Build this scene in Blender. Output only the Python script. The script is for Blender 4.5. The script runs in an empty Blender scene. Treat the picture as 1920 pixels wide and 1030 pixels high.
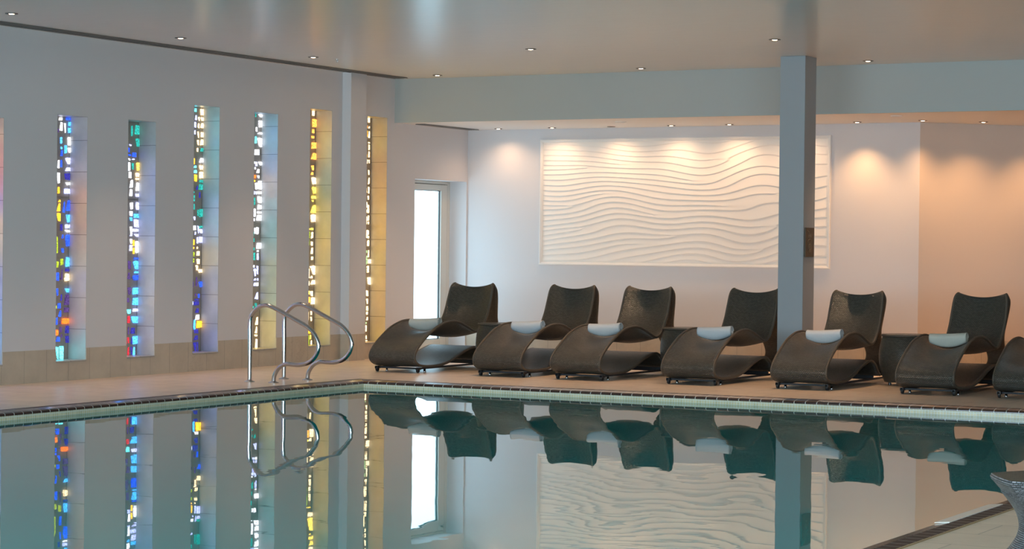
import bpy, bmesh, math, random
from mathutils import Vector, Matrix
import numpy as np
PI = math.pi
scene = bpy.context.scene
COL = scene.collection

# ------------------------------------------------------------------ measured place
H = 3.253        # main ceiling
HB = 2.743       # soffit over the lounger bay
XL = -13.688     # left wall face
XG = -13.905     # stained glass plane
YB = 22.18       # bulkhead face
YW = 23.893      # rear wall of the bay
XP, YP, XR = -11.66, 18.256, -3.15   # outer lines of the pool coping
YN = 1.5         # near end of the pool
CW = 0.17        # coping width
WZ = -0.065      # water level
SK = 0.30        # stone skirt height

# ------------------------------------------------------------------ materials
def new_mat(name):
    m = bpy.data.materials.new(name); m.use_nodes = True
    return m, m.node_tree, m.node_tree.nodes['Principled BSDF']
def N(nt, t, **kw):
    n = nt.nodes.new(t)
    for k, v in kw.items():
        if k in n.inputs.keys() if isinstance(k, str) and not hasattr(n, k) else False:
            n.inputs[k].default_value = v
        else:
            setattr(n, k, v)
    return n
def simple(name, col, rough=0.5, metal=0.0, noise=0.0, nscale=20, bump=0.0, bscale=200, spec=0.5):
    m, nt, b = new_mat(name)
    b.inputs['Base Color'].default_value = (*col, 1); b.inputs['Roughness'].default_value = rough
    b.inputs['Metallic'].default_value = metal; b.inputs['Specular IOR Level'].default_value = spec
    tc = nt.nodes.new('ShaderNodeTexCoord')
    if noise:
        n = nt.nodes.new('ShaderNodeTexNoise'); n.inputs['Scale'].default_value = nscale; n.inputs['Detail'].default_value = 5
        nt.links.new(tc.outputs['Object'], n.inputs['Vector'])
        mx = nt.nodes.new('ShaderNodeMix'); mx.data_type = 'RGBA'
        mx.inputs[6].default_value = (*[c * (1 - noise) for c in col], 1)
        mx.inputs[7].default_value = (*[min(1, c * (1 + noise)) for c in col], 1)
        nt.links.new(n.outputs['Fac'], mx.inputs[0]); nt.links.new(mx.outputs[2], b.inputs['Base Color'])
    if bump:
        n2 = nt.nodes.new('ShaderNodeTexNoise'); n2.inputs['Scale'].default_value = bscale; n2.inputs['Detail'].default_value = 3
        nt.links.new(tc.outputs['Object'], n2.inputs['Vector'])
        bp = nt.nodes.new('ShaderNodeBump'); bp.inputs['Strength'].default_value = bump; bp.inputs['Distance'].default_value = 0.003
        nt.links.new(n2.outputs['Fac'], bp.inputs['Height']); nt.links.new(bp.outputs['Normal'], b.inputs['Normal'])
    return m
def tiles(name, c1, c2, grout, bw, bh, joint, axes='XY', rough=0.4, offset=0.0, vein=0.0, veincol=(0.3, 0.25, 0.2), spec=0.5, shift=(0, 0)):
    """stone or ceramic tiles: brick texture on two object axes"""
    m, nt, b = new_mat(name); L = nt.links
    tc = nt.nodes.new('ShaderNodeTexCoord'); sp = nt.nodes.new('ShaderNodeSeparateXYZ'); cb = nt.nodes.new('ShaderNodeCombineXYZ')
    L.new(tc.outputs['Object'], sp.inputs[0])
    for k, ax in enumerate(axes):
        ad = nt.nodes.new('ShaderNodeMath'); ad.operation = 'ADD'; ad.inputs[1].default_value = shift[k]
        if ax == 'S':   # x + y for bands that turn a corner
            a2 = nt.nodes.new('ShaderNodeMath'); a2.operation = 'ADD'
            L.new(sp.outputs['X'], a2.inputs[0]); L.new(sp.outputs['Y'], a2.inputs[1]); L.new(a2.outputs[0], ad.inputs[0])
        else:
            L.new(sp.outputs[ax], ad.inputs[0])
        L.new(ad.outputs[0], cb.inputs[k])
    br = nt.nodes.new('ShaderNodeTexBrick'); br.offset = offset
    br.inputs['Scale'].default_value = 1; br.inputs['Brick Width'].default_value = bw; br.inputs['Row Height'].default_value = bh
    br.inputs['Mortar Size'].default_value = joint; br.inputs['Mortar Smooth'].default_value = 0.1; br.inputs['Bias'].default_value = 0
    br.inputs['Color1'].default_value = (*c1, 1); br.inputs['Color2'].default_value = (*c2, 1); br.inputs['Mortar'].default_value = (*grout, 1)
    L.new(cb.outputs[0], br.inputs['Vector'])
    out = br.outputs['Color']
    n = nt.nodes.new('ShaderNodeTexNoise'); n.inputs['Scale'].default_value = 5; n.inputs['Detail'].default_value = 8; n.inputs['Roughness'].default_value = 0.65
    L.new(tc.outputs['Object'], n.inputs['Vector'])
    mr = nt.nodes.new('ShaderNodeMapRange'); mr.inputs[1].default_value = 0.3; mr.inputs[2].default_value = 0.7; mr.inputs[3].default_value = 0.9; mr.inputs[4].default_value = 1.08
    L.new(n.outputs['Fac'], mr.inputs[0])
    mu = nt.nodes.new('ShaderNodeVectorMath'); mu.operation = 'SCALE'
    L.new(out, mu.inputs[0]); L.new(mr.outputs[0], mu.inputs['Scale']); out = mu.outputs[0]
    if vein:
        n2 = nt.nodes.new('ShaderNodeTexNoise'); n2.inputs['Scale'].default_value = 9; n2.inputs['Detail'].default_value = 6; n2.inputs['Distortion'].default_value = 1.5
        n3 = nt.nodes.new('ShaderNodeTexNoise'); n3.inputs['Scale'].default_value = 2.1
        L.new(tc.outputs['Object'], n2.inputs['Vector']); L.new(tc.outputs['Object'], n3.inputs['Vector'])
        s = nt.nodes.new('ShaderNodeMath'); s.operation = 'SUBTRACT'; s.inputs[1].default_value = 0.5; L.new(n2.outputs['Fac'], s.inputs[0])
        a = nt.nodes.new('ShaderNodeMath'); a.operation = 'ABSOLUTE'; L.new(s.outputs[0], a.inputs[0])
        m1 = nt.nodes.new('ShaderNodeMapRange'); m1.inputs[1].default_value = 0.0; m1.inputs[2].default_value = 0.018; m1.inputs[3].default_value = 1; m1.inputs[4].default_value = 0
        L.new(a.outputs[0], m1.inputs[0])
        m2 = nt.nodes.new('ShaderNodeMapRange'); m2.inputs[1].default_value = 0.55; m2.inputs[2].default_value = 0.68; m2.inputs[3].default_value = 0; m2.inputs[4].default_value = vein
        L.new(n3.outputs['Fac'], m2.inputs[0])
        mm = nt.nodes.new('ShaderNodeMath'); mm.operation = 'MULTIPLY'; L.new(m1.outputs[0], mm.inputs[0]); L.new(m2.outputs[0], mm.inputs[1])
        mx = nt.nodes.new('ShaderNodeMix'); mx.data_type = 'RGBA'; L.new(mm.outputs[0], mx.inputs[0]); L.new(out, mx.inputs[6]); mx.inputs[7].default_value = (*veincol, 1)
        out = mx.outputs[2]
    L.new(out, b.inputs['Base Color'])
    b.inputs['Roughness'].default_value = rough; b.inputs['Specular IOR Level'].default_value = spec
    bp = nt.nodes.new('ShaderNodeBump'); bp.inputs['Strength'].default_value = 0.4; bp.inputs['Distance'].default_value = 0.002; bp.invert = True
    L.new(br.outputs['Fac'], bp.inputs['Height']); L.new(bp.outputs['Normal'], b.inputs['Normal'])
    return m
def emit(name, col, strength):
    m, nt, b = new_mat(name)
    b.inputs['Base Color'].default_value = (*col, 1)
    b.inputs['Emission Color'].default_value = (*col, 1); b.inputs['Emission Strength'].default_value = strength
    return m

M = {}
M['plaster'] = simple('wall plaster', (0.655, 0.645, 0.66), 0.75, bump=0.15, bscale=350)
M['plaster_soffit'] = simple('soffit paint', (0.78, 0.76, 0.74), 0.6)
M['plaster_warm_light'] = simple('wall plaster warm light', (0.64, 0.55, 0.48), 0.75, bump=0.15, bscale=350)  # bay plaster with the warm lamp tone put into its colour
M['white_paint'] = simple('white paint', (0.80, 0.79, 0.77), 0.45)
M['column'] = simple('column paint', (0.33, 0.36, 0.38), 0.5, bump=0.1, bscale=300)
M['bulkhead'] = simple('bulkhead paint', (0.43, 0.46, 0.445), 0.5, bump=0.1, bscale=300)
M['relief'] = simple('carved panel paint', (0.90, 0.855, 0.80), 0.6)
M['skirt'] = tiles('limestone skirt', (0.52, 0.455, 0.365), (0.49, 0.425, 0.34), (0.34, 0.30, 0.245), 0.31, 0.9, 0.003, 'SZ', 0.45, vein=0.55, veincol=(0.33, 0.27, 0.21), shift=(0.12, 0.3))
M['reveal'] = tiles('reveal stone', (0.46, 0.445, 0.42), (0.44, 0.425, 0.40), (0.12, 0.11, 0.10), 5.0, 0.30, 0.0022, 'SZ', 0.32, shift=(0, 0))
M['deck'] = tiles('deck stone', (0.80, 0.67, 0.55), (0.77, 0.64, 0.52), (0.48, 0.40, 0.32), 0.60, 0.40, 0.004, 'XY', 0.33, offset=0.5, vein=0.3, veincol=(0.42, 0.35, 0.28), spec=0.4)
M['coping'] = tiles('brown coping tile', (0.085, 0.040, 0.032), (0.105, 0.05, 0.038), (0.55, 0.53, 0.50), 0.104, 3.0, 0.0045, 'SZ', 0.15, spec=0.5)
M['coping_x'] = tiles('brown coping tile along x', (0.052, 0.024, 0.019), (0.075, 0.034, 0.026), (0.60, 0.58, 0.55), 0.104, 9.0, 0.0035, 'XZ', 0.12, spec=0.5, shift=(0, 4))
M['coping_x2'] = tiles('brown coping tile outer row along x', (0.052, 0.024, 0.019), (0.075, 0.034, 0.026), (0.60, 0.58, 0.55), 0.104, 9.0, 0.0035, 'XZ', 0.5, spec=0.25, shift=(0, 4))
M['coping_y'] = tiles('brown coping tile along y', (0.052, 0.024, 0.019), (0.075, 0.034, 0.026), (0.60, 0.58, 0.55), 0.104, 9.0, 0.0035, 'YZ', 0.12, spec=0.5, shift=(0, 4))
M['coping_y2'] = tiles('brown coping tile outer row along y', (0.052, 0.024, 0.019), (0.075, 0.034, 0.026), (0.60, 0.58, 0.55), 0.104, 9.0, 0.0035, 'YZ', 0.5, spec=0.25, shift=(0, 4))
M['mosaic'] = tiles('cream mosaic', (0.84, 0.71, 0.46), (0.70, 0.60, 0.37), (0.85, 0.83, 0.76), 0.026, 0.026, 0.0025, 'SZ', 0.2, shift=(0, 0.0665))
M['basin'] = tiles('pool basin tile', (0.05, 0.28, 0.30), (0.05, 0.26, 0.28), (0.2, 0.4, 0.4), 0.25, 0.125, 0.004, 'XY', 0.3)
M['chrome'] = simple('polished steel', (0.55, 0.55, 0.56), 0.16, 1.0)
M['steel'] = simple('brushed steel', (0.50, 0.50, 0.51), 0.3, 1.0)
M['black'] = simple('black metal', (0.02, 0.02, 0.022), 0.35)
M['rubber'] = simple('black rubber', (0.015, 0.015, 0.016), 0.55)
M['frame_dark'] = simple('grey frame metal', (0.03, 0.032, 0.037), 0.6)
M['slot'] = simple('diffuser metal', (0.10, 0.10, 0.10), 0.4, 0.5)
M['slat'] = simple('diffuser slat', (0.22, 0.21, 0.20), 0.4, 0.3)
M['bronze'] = simple('bronze plate', (0.10, 0.065, 0.035), 0.45, 0.3, noise=0.25, nscale=40)
M['engraving'] = simple('pale engraving', (0.26, 0.19, 0.12), 0.5)
M['concrete'] = simple('brown matrix', (0.42, 0.37, 0.32), 0.65, noise=0.15, nscale=60, bump=0.4, bscale=250)
M['towel'] = simple('towel terry', (0.62, 0.645, 0.66), 0.95, noise=0.04, nscale=60, bump=0.9, bscale=420, spec=0.1)
M['door_frame'] = simple('white aluminium', (0.66, 0.65, 0.60), 0.4)
M['gasket'] = simple('dark gasket', (0.05, 0.05, 0.05), 0.5)
M['white_tile'] = simple('white tile', (0.86, 0.84, 0.79), 0.25)
M['lamp'] = emit('warm lamp lens', (1.0, 0.70, 0.45), 14)
M['lamp_off'] = simple('unlit lens', (0.16, 0.12, 0.10), 0.4)
M['ring'] = simple('lamp ring', (0.14, 0.12, 0.11), 0.35, 0.3)

def ceiling_mat():
    m, nt, b = new_mat('satin ceiling'); L = nt.links
    b.inputs['Base Color'].default_value = (0.80, 0.78, 0.74, 1); b.inputs['Specular IOR Level'].default_value = 0.5
    tc = nt.nodes.new('ShaderNodeTexCoord'); mp = nt.nodes.new('ShaderNodeMapping'); mp.inputs['Scale'].default_value = (1.2, 14, 1)
    L.new(tc.outputs['Object'], mp.inputs[0])
    n = nt.nodes.new('ShaderNodeTexNoise'); n.inputs['Scale'].default_value = 2.2; n.inputs['Detail'].default_value = 6; n.inputs['Roughness'].default_value = 0.7
    L.new(mp.outputs[0], n.inputs['Vector'])
    mr = nt.nodes.new('ShaderNodeMapRange'); mr.inputs[3].default_value = 0.22; mr.inputs[4].default_value = 0.29; L.new(n.outputs['Fac'], mr.inputs[0])
    L.new(mr.outputs[0], b.inputs['Roughness'])
    bp = nt.nodes.new('ShaderNodeBump'); bp.inputs['Strength'].default_value = 0.04; bp.inputs['Distance'].default_value = 0.002
    L.new(n.outputs['Fac'], bp.inputs['Height']); L.new(bp.outputs['Normal'], b.inputs['Normal'])
    return m
M['ceiling'] = ceiling_mat()

def water_mat():
    m, nt, b = new_mat('pool water'); L = nt.links
    b.inputs['Base Color'].default_value = (0.002, 0.31, 0.325, 1)
    b.inputs['Roughness'].default_value = 0.008; b.inputs['IOR'].default_value = 1.34
    tc = nt.nodes.new('ShaderNodeTexCoord')
    def nz(sc, scale, det):
        mp = nt.nodes.new('ShaderNodeMapping'); mp.inputs['Scale'].default_value = scale; L.new(tc.outputs['Object'], mp.inputs[0])
        n = nt.nodes.new('ShaderNodeTexNoise'); n.inputs['Scale'].default_value = sc; n.inputs['Detail'].default_value = det
        L.new(mp.outputs[0], n.inputs['Vector']); return n.outputs['Fac']
    a = nz(1.1, (1, 1.0, 1), 1); c = nz(6.0, (1, 1.0, 1), 1.5)
    # small ripples come in patches
    pm = nz(0.45, (1, 1, 1), 1)
    mr = nt.nodes.new('ShaderNodeMapRange'); mr.inputs[1].default_value = 0.42; mr.inputs[2].default_value = 0.72; mr.inputs[3].default_value = 0.04; mr.inputs[4].default_value = 0.16
    L.new(pm, mr.inputs[0])
    mu = nt.nodes.new('ShaderNodeMath'); mu.operation = 'MULTIPLY'; L.new(c, mu.inputs[0]); L.new(mr.outputs[0], mu.inputs[1])
    ad = nt.nodes.new('ShaderNodeMath'); ad.operation = 'ADD'; L.new(a, ad.inputs[0]); L.new(mu.outputs[0], ad.inputs[1])
    bp = nt.nodes.new('ShaderNodeBump'); bp.inputs['Strength'].default_value = 1.0; bp.inputs['Distance'].default_value = 0.0016
    L.new(ad.outputs[0], bp.inputs['Height']); L.new(bp.outputs['Normal'], b.inputs['Normal'])
    return m
M['water'] = water_mat()

def wicker_mat(name, dark, light, bw=0.019, bh=0.0085, rough=0.42):
    m, nt, b = new_mat(name); L = nt.links
    uv = nt.nodes.new('ShaderNodeUVMap'); uv.uv_map = 'UVMap'
    br = nt.nodes.new('ShaderNodeTexBrick'); br.offset = 0.5
    br.inputs['Scale'].default_value = 1; br.inputs['Brick Width'].default_value = bw; br.inputs['Row Height'].default_value = bh
    br.inputs['Mortar Size'].default_value = bh * 0.34; br.inputs['Mortar Smooth'].default_value = 1.0; br.inputs['Bias'].default_value = 0
    br.inputs['Color1'].default_value = (*dark, 1); br.inputs['Color2'].default_value = (*light, 1)
    br.inputs['Mortar'].default_value = (dark[0] * 0.22, dark[1] * 0.22, dark[2] * 0.22, 1)
    L.new(uv.outputs[0], br.inputs['Vector']); L.new(br.outputs['Color'], b.inputs['Base Color'])
    b.inputs['Roughness'].default_value = rough
    bp = nt.nodes.new('ShaderNodeBump'); bp.inputs['Strength'].default_value = 1.0; bp.inputs['Distance'].default_value = 0.004; bp.invert = True
    L.new(br.outputs['Fac'], bp.inputs['Height']); L.new(bp.outputs['Normal'], b.inputs['Normal'])
    return m
M['wicker'] = wicker_mat('dark woven resin', (0.080, 0.070, 0.054), (0.135, 0.120, 0.094), 0.0215, 0.0105, 0.34)
M['wicker_stool'] = wicker_mat('daylit woven resin', (0.12, 0.125, 0.14), (0.30, 0.31, 0.345), 0.017, 0.0075, 0.3)  # cool daylight on the stool sides is put into this colour
M['binding'] = simple('woven edge', (0.085, 0.068, 0.050), 0.5, noise=0.3, nscale=150, bump=0.6, bscale=300)

def glass_mat():
    m, nt, b = new_mat('backlit coloured glass'); L = nt.links
    at = nt.nodes.new('ShaderNodeAttribute'); at.attribute_name = 'tint'
    tc = nt.nodes.new('ShaderNodeTexCoord'); n = nt.nodes.new('ShaderNodeTexNoise'); n.inputs['Scale'].default_value = 70; n.inputs['Detail'].default_value = 3
    L.new(tc.outputs['Object'], n.inputs['Vector'])
    mr = nt.nodes.new('ShaderNodeMapRange'); mr.inputs[1].default_value = 0.35; mr.inputs[2].default_value = 0.65; mr.inputs[3].default_value = 0.45; mr.inputs[4].default_value = 1.5
    L.new(n.outputs['Fac'], mr.inputs[0])
    mu = nt.nodes.new('ShaderNodeMath'); mu.operation = 'MULTIPLY'; mu.inputs[1].default_value = GLASS_POWER; L.new(mr.outputs[0], mu.inputs[0])
    b.inputs['Base Color'].default_value = (0.03, 0.03, 0.03, 1)
    b.inputs['Roughness'].default_value = 0.1
    L.new(at.outputs['Color'], b.inputs['Emission Color']); L.new(mu.outputs[0], b.inputs['Emission Strength'])
    bp = nt.nodes.new('ShaderNodeBump'); bp.inputs['Strength'].default_value = 0.5; bp.inputs['Distance'].default_value = 0.004
    L.new(n.outputs['Fac'], bp.inputs['Height']); L.new(bp.outputs['Normal'], b.inputs['Normal'])
    return m
GLASS_POWER = 3.0
M['glass_emit'] = glass_mat()
def pane_mat():
    m, nt, b = new_mat('dimming door glass')
    b.inputs['Base Color'].default_value = (1, 1, 1, 1); b.inputs['Roughness'].default_value = 0.0; b.inputs['IOR'].default_value = 1.5
    b.inputs['Transmission Weight'].default_value = 1
    # thin sheet: straight-through with a fresnel reflection
    tr = nt.nodes.new('ShaderNodeBsdfTransparent'); tr.inputs[0].default_value = (0.46, 0.49, 0.50, 1)  # grey tint added to cut the daylight through the door
    gl = nt.nodes.new('ShaderNodeBsdfGlossy'); gl.inputs['Roughness'].default_value = 0.0
    fr = nt.nodes.new('ShaderNodeFresnel'); fr.inputs[0].default_value = 1.45
    mx = nt.nodes.new('ShaderNodeMixShader')
    ge = nt.nodes.new('ShaderNodeNewGeometry'); iv = nt.nodes.new('ShaderNodeMath'); iv.operation = 'SUBTRACT'; iv.inputs[0].default_value = 1
    nt.links.new(ge.outputs['Backfacing'], iv.inputs[1])
    mu = nt.nodes.new('ShaderNodeMath'); mu.operation = 'MULTIPLY'; nt.links.new(fr.outputs[0], mu.inputs[0]); nt.links.new(iv.outputs[0], mu.inputs[1])
    nt.links.new(mu.outputs[0], mx.inputs[0]); nt.links.new(tr.outputs[0], mx.inputs[1]); nt.links.new(gl.outputs[0], mx.inputs[2])
    nt.links.new(mx.outputs[0], nt.nodes['Material Output'].inputs[0])
    return m
M['pane'] = pane_mat()

# ------------------------------------------------------------------ mesh helpers
def box(bm, x0, y0, z0, x1, y1, z1):
    v = [bm.verts.new(c) for c in ((x0, y0, z0), (x1, y0, z0), (x1, y1, z0), (x0, y1, z0), (x0, y0, z1), (x1, y0, z1), (x1, y1, z1), (x0, y1, z1))]
    for f in ((3, 2, 1, 0), (4, 5, 6, 7), (0, 1, 5, 4), (1, 2, 6, 5), (2, 3, 7, 6), (3, 0, 4, 7)):
        bm.faces.new([v[i] for i in f])
    return v
def lathe(bm, prof, c=(0, 0), n=32, cap0=True, cap1=True):
    rings = []
    for r, z in prof:
        rings.append([bm.verts.new((c[0] + r * math.cos(2 * PI * i / n), c[1] + r * math.sin(2 * PI * i / n), z)) for i in range(n)])
    for a, b in zip(rings, rings[1:]):
        for i in range(n):
            bm.faces.new((a[i], a[(i + 1) % n], b[(i + 1) % n], b[i]))
    if cap0: bm.faces.new(rings[0][::-1])
    if cap1: bm.faces.new(rings[-1])
def tube(bm, pts, r, n=12, caps=True):
    pts = [Vector(p) for p in pts]; rings = []
    up = Vector((0, 0, 1)); prev = None
    for i, p in enumerate(pts):
        t = (pts[min(i + 1, len(pts) - 1)] - pts[max(i - 1, 0)]).normalized()
        if prev is None:
            a = t.cross(up)
            if a.length < 1e-3: a = t.cross(Vector((0, 1, 0)))
            a.normalize()
        else:
            a = (prev - t * prev.dot(t)).normalized()
        prev = a; b = t.cross(a)
        rings.append([bm.verts.new(p + a * r * math.cos(2 * PI * k / n) + b * r * math.sin(2 * PI * k / n)) for k in range(n)])
    for A, B in zip(rings, rings[1:]):
        for k in range(n):
            bm.faces.new((A[k], A[(k + 1) % n], B[(k + 1) % n], B[k]))
    if caps:
        bm.faces.new(rings[0][::-1]); bm.faces.new(rings[-1])
def catmull(P, per=8):
    P = [np.array(p, float) for p in P]; out = []
    for i in range(len(P) - 1):
        p0, p1, p2, p3 = P[max(i - 1, 0)], P[i], P[i + 1], P[min(i + 2, len(P) - 1)]
        for k in range(per):
            t = k / per
            out.append(0.5 * ((2 * p1) + (-p0 + p2) * t + (2 * p0 - 5 * p1 + 4 * p2 - p3) * t * t + (-p0 + 3 * p1 - 3 * p2 + p3) * t ** 3))
    out.append(P[-1]); return np.array(out)
def obj(name, bm, mat, parent=None, smooth=False, bevel=0, loc=None, kind=None):
    me = bpy.data.meshes.new(name)
    if hasattr(bm, 'verts'):
        bmesh.ops.recalc_face_normals(bm, faces=bm.faces[:]); bm.to_mesh(me); bm.free()
    o = bpy.data.objects.new(name, me); COL.objects.link(o)
    for mm in (mat if isinstance(mat, (list, tuple)) else [mat]): me.materials.append(mm)
    if smooth: me.polygons.foreach_set('use_smooth', [True] * len(me.polygons))
    if parent: o.parent = parent
    if loc: o.location = loc
    if bevel:
        md = o.modifiers.new('bevel', 'BEVEL'); md.width = bevel; md.segments = 2; md.limit_method = 'ANGLE'; md.angle_limit = math.radians(40)
    if kind: o['kind'] = kind
    return o
def thing(name, label=None, cat=None, loc=(0, 0, 0), rotz=0, group=None, kind=None):
    o = bpy.data.objects.new(name, None); COL.objects.link(o); o.location = loc; o.rotation_euler = (0, 0, rotz)
    o.empty_display_size = 0.1
    if label: o['label'] = label
    if cat: o['category'] = cat
    if group: o['group'] = group
    if kind: o['kind'] = kind
    return o
def tag(o, label, cat, group=None):
    o['label'] = label; o['category'] = cat
    if group: o['group'] = group
    return o
def B(*boxes):
    bm = bmesh.new()
    for b in boxes: box(bm, *b)
    return bm
def dup(root, **kw):
    r = root.copy(); COL.objects.link(r)
    for ch in list(root.children):
        c = ch.copy(); COL.objects.link(c); c.parent = r
        for g in ch.children:
            d = g.copy(); COL.objects.link(d); d.parent = c
    return r

# ------------------------------------------------------------------ niches in the left wall
NICHE_FAR = [15.44, 16.61, 17.66, 18.72, 19.775, 20.83, 22.0]
NICHE_TOP = [2.425, 2.50, 2.51, 2.72, 2.71, 2.81, 2.795]
NW = 0.437; NB = 0.176
DOOR = (22.633, 23.868, 2.105)

# left wall: solid cells around the niches and the door
XO = -14.05
bm = bmesh.new(); sk = bmesh.new()
y = -5.0
for yf, zt in zip(NICHE_FAR, NICHE_TOP):
    box(bm, XO, y, 0, XL, yf - NW, H)
    box(bm, XO, yf - NW, 0, XL, yf, NB); box(bm, XO, yf - NW, zt, XL, yf, H)
    box(sk, XL, y, 0, XL + 0.006, yf - NW, SK); box(sk, XL, yf - NW, 0, XL + 0.006, yf, NB)
    y = yf
box(bm, XO, y, 0, XL, DOOR[0], H); box(sk, XL, y, 0, XL + 0.006, DOOR[0], SK)
box(bm, XO, DOOR[0], DOOR[2], XL, DOOR[1], H)
box(bm, XO, DOOR[1], 0, XL, YW + 0.25, H)
obj('wall_left', bm, M['plaster'], kind='structure')
obj('baseboard_left', sk, M['skirt'], kind='structure')
pil = obj('trim_1', B((XL, 21.041, 0, -13.574, 21.364, H)), M['plaster'], kind='structure')   # pilaster
obj('baseboard_pilaster', B((XL, 21.035, 0, -13.568, 21.370, SK)), M['skirt'], kind='structure')

# back wall of the bay, angled wall on its right, unseen walls that close the hall
obj('wall_back', B((XL, YW, 0, -7.885, YW + 0.2, HB)), M['plaster'], kind='structure')
obj('baseboard_back', B((XL, YW - 0.006, 0, -7.885, YW, SK)), M['skirt'], kind='structure')
ang = math.atan2(0.998, 0.89)
def angled(name, x0, x1, z1, mat, off):
    o = obj(name, B((x0, off, 0, x1, off + (0.2 if off == 0 else 0.006), z1)), mat, kind='structure')
    o.location = (-7.885, YW, 0); o.rotation_euler = (0, 0, ang); return o
angled('wall_right', 0, 7.5, HB, M['plaster_warm_light'], 0)
angled('baseboard_right', -0.006, 7.5, SK, M['skirt'], -0.006)
obj('wall_far', B((-2.95, 29.4, 0, 6.2, 29.6, HB)), M['plaster'], kind='structure')
ew = bmesh.new()
box(ew, 6.0, -5, 3.0, 6.2, 29.4, H); box(ew, 6.0, -5, 0, 6.2, 29.4, 0.25); box(ew, 6.0, 9.6, 0.25, 6.2, 29.4, 3.0)
ewins = [(-4.7 + 3.6 * i, -4.7 + 3.6 * i + 3.3) for i in range(2)]
for q0, q1 in zip([-5.0] + [b_ for _, b_ in ewins], [a_ for a_, _ in ewins] + [9.6]): box(ew, 6.0, q0, 0.25, 6.2, q1, 3.0)
obj('wall_east', ew, M['plaster'], kind='structure')
for i, (q0, q1) in enumerate(ewins):
    obj('window_%d' % (i + 20), B((6.1, q0, 0.25, 6.16, q0 + 0.06, 3.0), (6.1, q1 - 0.06, 0.25, 6.16, q1, 3.0), (6.1, q0, 2.94, 6.16, q1, 3.0)), M['door_frame'], kind='structure')
    L = bpy.data.lights.new('daylight_portal', 'AREA'); L.shape = 'RECTANGLE'; L.size = 3.3; L.size_y = 2.75; L.cycles.is_portal = True
    lo = bpy.data.objects.new('daylight_portal', L); COL.objects.link(lo); lo.location = (6.18, (q0 + q1) / 2, 1.625); lo.rotation_euler = (PI / 2, 0, PI / 2)

# floor: four slabs round the pool
obj('floor', B((XO, -5, -0.12, XP, YP, 0), (XO, YP, -0.12, 6.2, 29.6, 0), (XR, -5, -0.12, 6.2, YP, 0), (XP, -5, -0.12, XR, YN, 0)), M['deck'], kind='structure')
# ceilings
obj('ceiling', B((XO, -5, H, 6.2, YB, H + 0.2)), M['ceiling'], kind='structure')
obj('ceiling_bay', B((XL, YB, HB, 6.0, 29.6, H + 0.2)), M['plaster_soffit'], kind='structure')
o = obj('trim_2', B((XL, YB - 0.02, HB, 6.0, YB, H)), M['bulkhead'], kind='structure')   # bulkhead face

# rear wall with its tall daylight windows (behind the camera)
rw = bmesh.new(); YR = -5.0
box(rw, XO, YR - 0.3, 3.0, 6.2, YR, H); box(rw, XO, YR - 0.3, 0, 6.2, YR, 0.25)
wins = []
xs = [XO, -13.4]
k = 0; x = -13.4
box(rw, XO, YR - 0.3, 0.25, -13.4, YR, 3.0)
while x < 5.0:
    wins.append((x, x + 2.9)); box(rw, x + 2.9, YR - 0.3, 0.25, x + 3.2, YR, 3.0); x += 3.2
obj('wall_rear', rw, M['plaster'], kind='structure')
for i, (a, b) in enumerate(wins):
    w = bmesh.new()
    for q0 in (a, (a + b) / 2 - 0.03, b - 0.06): box(w, q0, YR - 0.2, 0.25, q0 + 0.06, YR - 0.12, 3.0)
    for zz in (0.25, 2.94): box(w, a, YR - 0.2, zz, b, YR - 0.12, zz + 0.06)
    obj('window_%d' % (i + 8), w, M['door_frame'], kind='structure')
    L = bpy.data.lights.new('daylight_portal', 'AREA'); L.shape = 'RECTANGLE'; L.size = 2.9; L.size_y = 2.75; L.cycles.is_portal = True
    lo = bpy.data.objects.new('daylight_portal', L); COL.objects.link(lo); lo.location = ((a + b) / 2, YR - 0.25, 1.625); lo.rotation_euler = (PI / 2, 0, 0)

# free-standing column and its sign
cx0, cx1, cy0, cy1 = -8.375, -8.107, 20.93, 21.242
obj('trim_3', B((cx0, cy0, 0, cx1, cy1, H)), M['column'], kind='structure', bevel=0.004)
sg = thing('wall_sign', 'small bronze engraved plate on the right side of the free-standing column', 'sign', (cx1, 21.083, 1.236))
obj('plate', B((0, -0.118, 0, 0.012, 0.118, 0.295)), M['bronze'], sg, bevel=0.002)
e = bmesh.new()
def ring_yz(bm, cy, cz, ry, rz, t=0.004, n=28, a0=0, a1=2 * PI):
    tube(bm, [(0.0125, cy + ry * math.cos(a0 + (a1 - a0) * i / n), cz + rz * math.sin(a0 + (a1 - a0) * i / n)) for i in range(n + 1)], t * 0.5, 5)
ring_yz(e, 0, 0.145, 0.052, 0.035, a0=0.1, a1=PI - 0.1); ring_yz(e, 0, 0.105, 0.03, 0.03)
ring_yz(e, 0, 0.105, 0.052, 0.035, a0=PI + 0.1, a1=2 * PI - 0.1)
for s in (-1, 1):
    tube(e, [(0.0125, s * 0.052, 0.155), (0.0125, s * 0.052, 0.095)], 0.002, 5)
    tube(e, [(0.0125, s * 0.03, 0.155), (0.0125, -s * 0.02, 0.09)], 0.002, 5)
tube(e, [(0.0125, -0.04, 0.215), (0.0125, 0.04, 0.215)], 0.002, 5)
for yy in (-0.03, 0.0, 0.03): tube(e, [(0.0125, yy, 0.195), (0.0125, yy, 0.235)], 0.002, 5)
tube(e, [(0.0125, -0.09, 0.275), (0.0125, -0.03, 0.255), (0.0125, -0.02, 0.24)], 0.002, 5)
tube(e, [(0.0125, -0.035, 0.06), (0.0125, 0.035, 0.06), (0.0125, 0, 0.045), (0.0125, -0.035, 0.06)], 0.002, 5)
obj('engraving', e, M['engraving'], sg)
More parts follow.
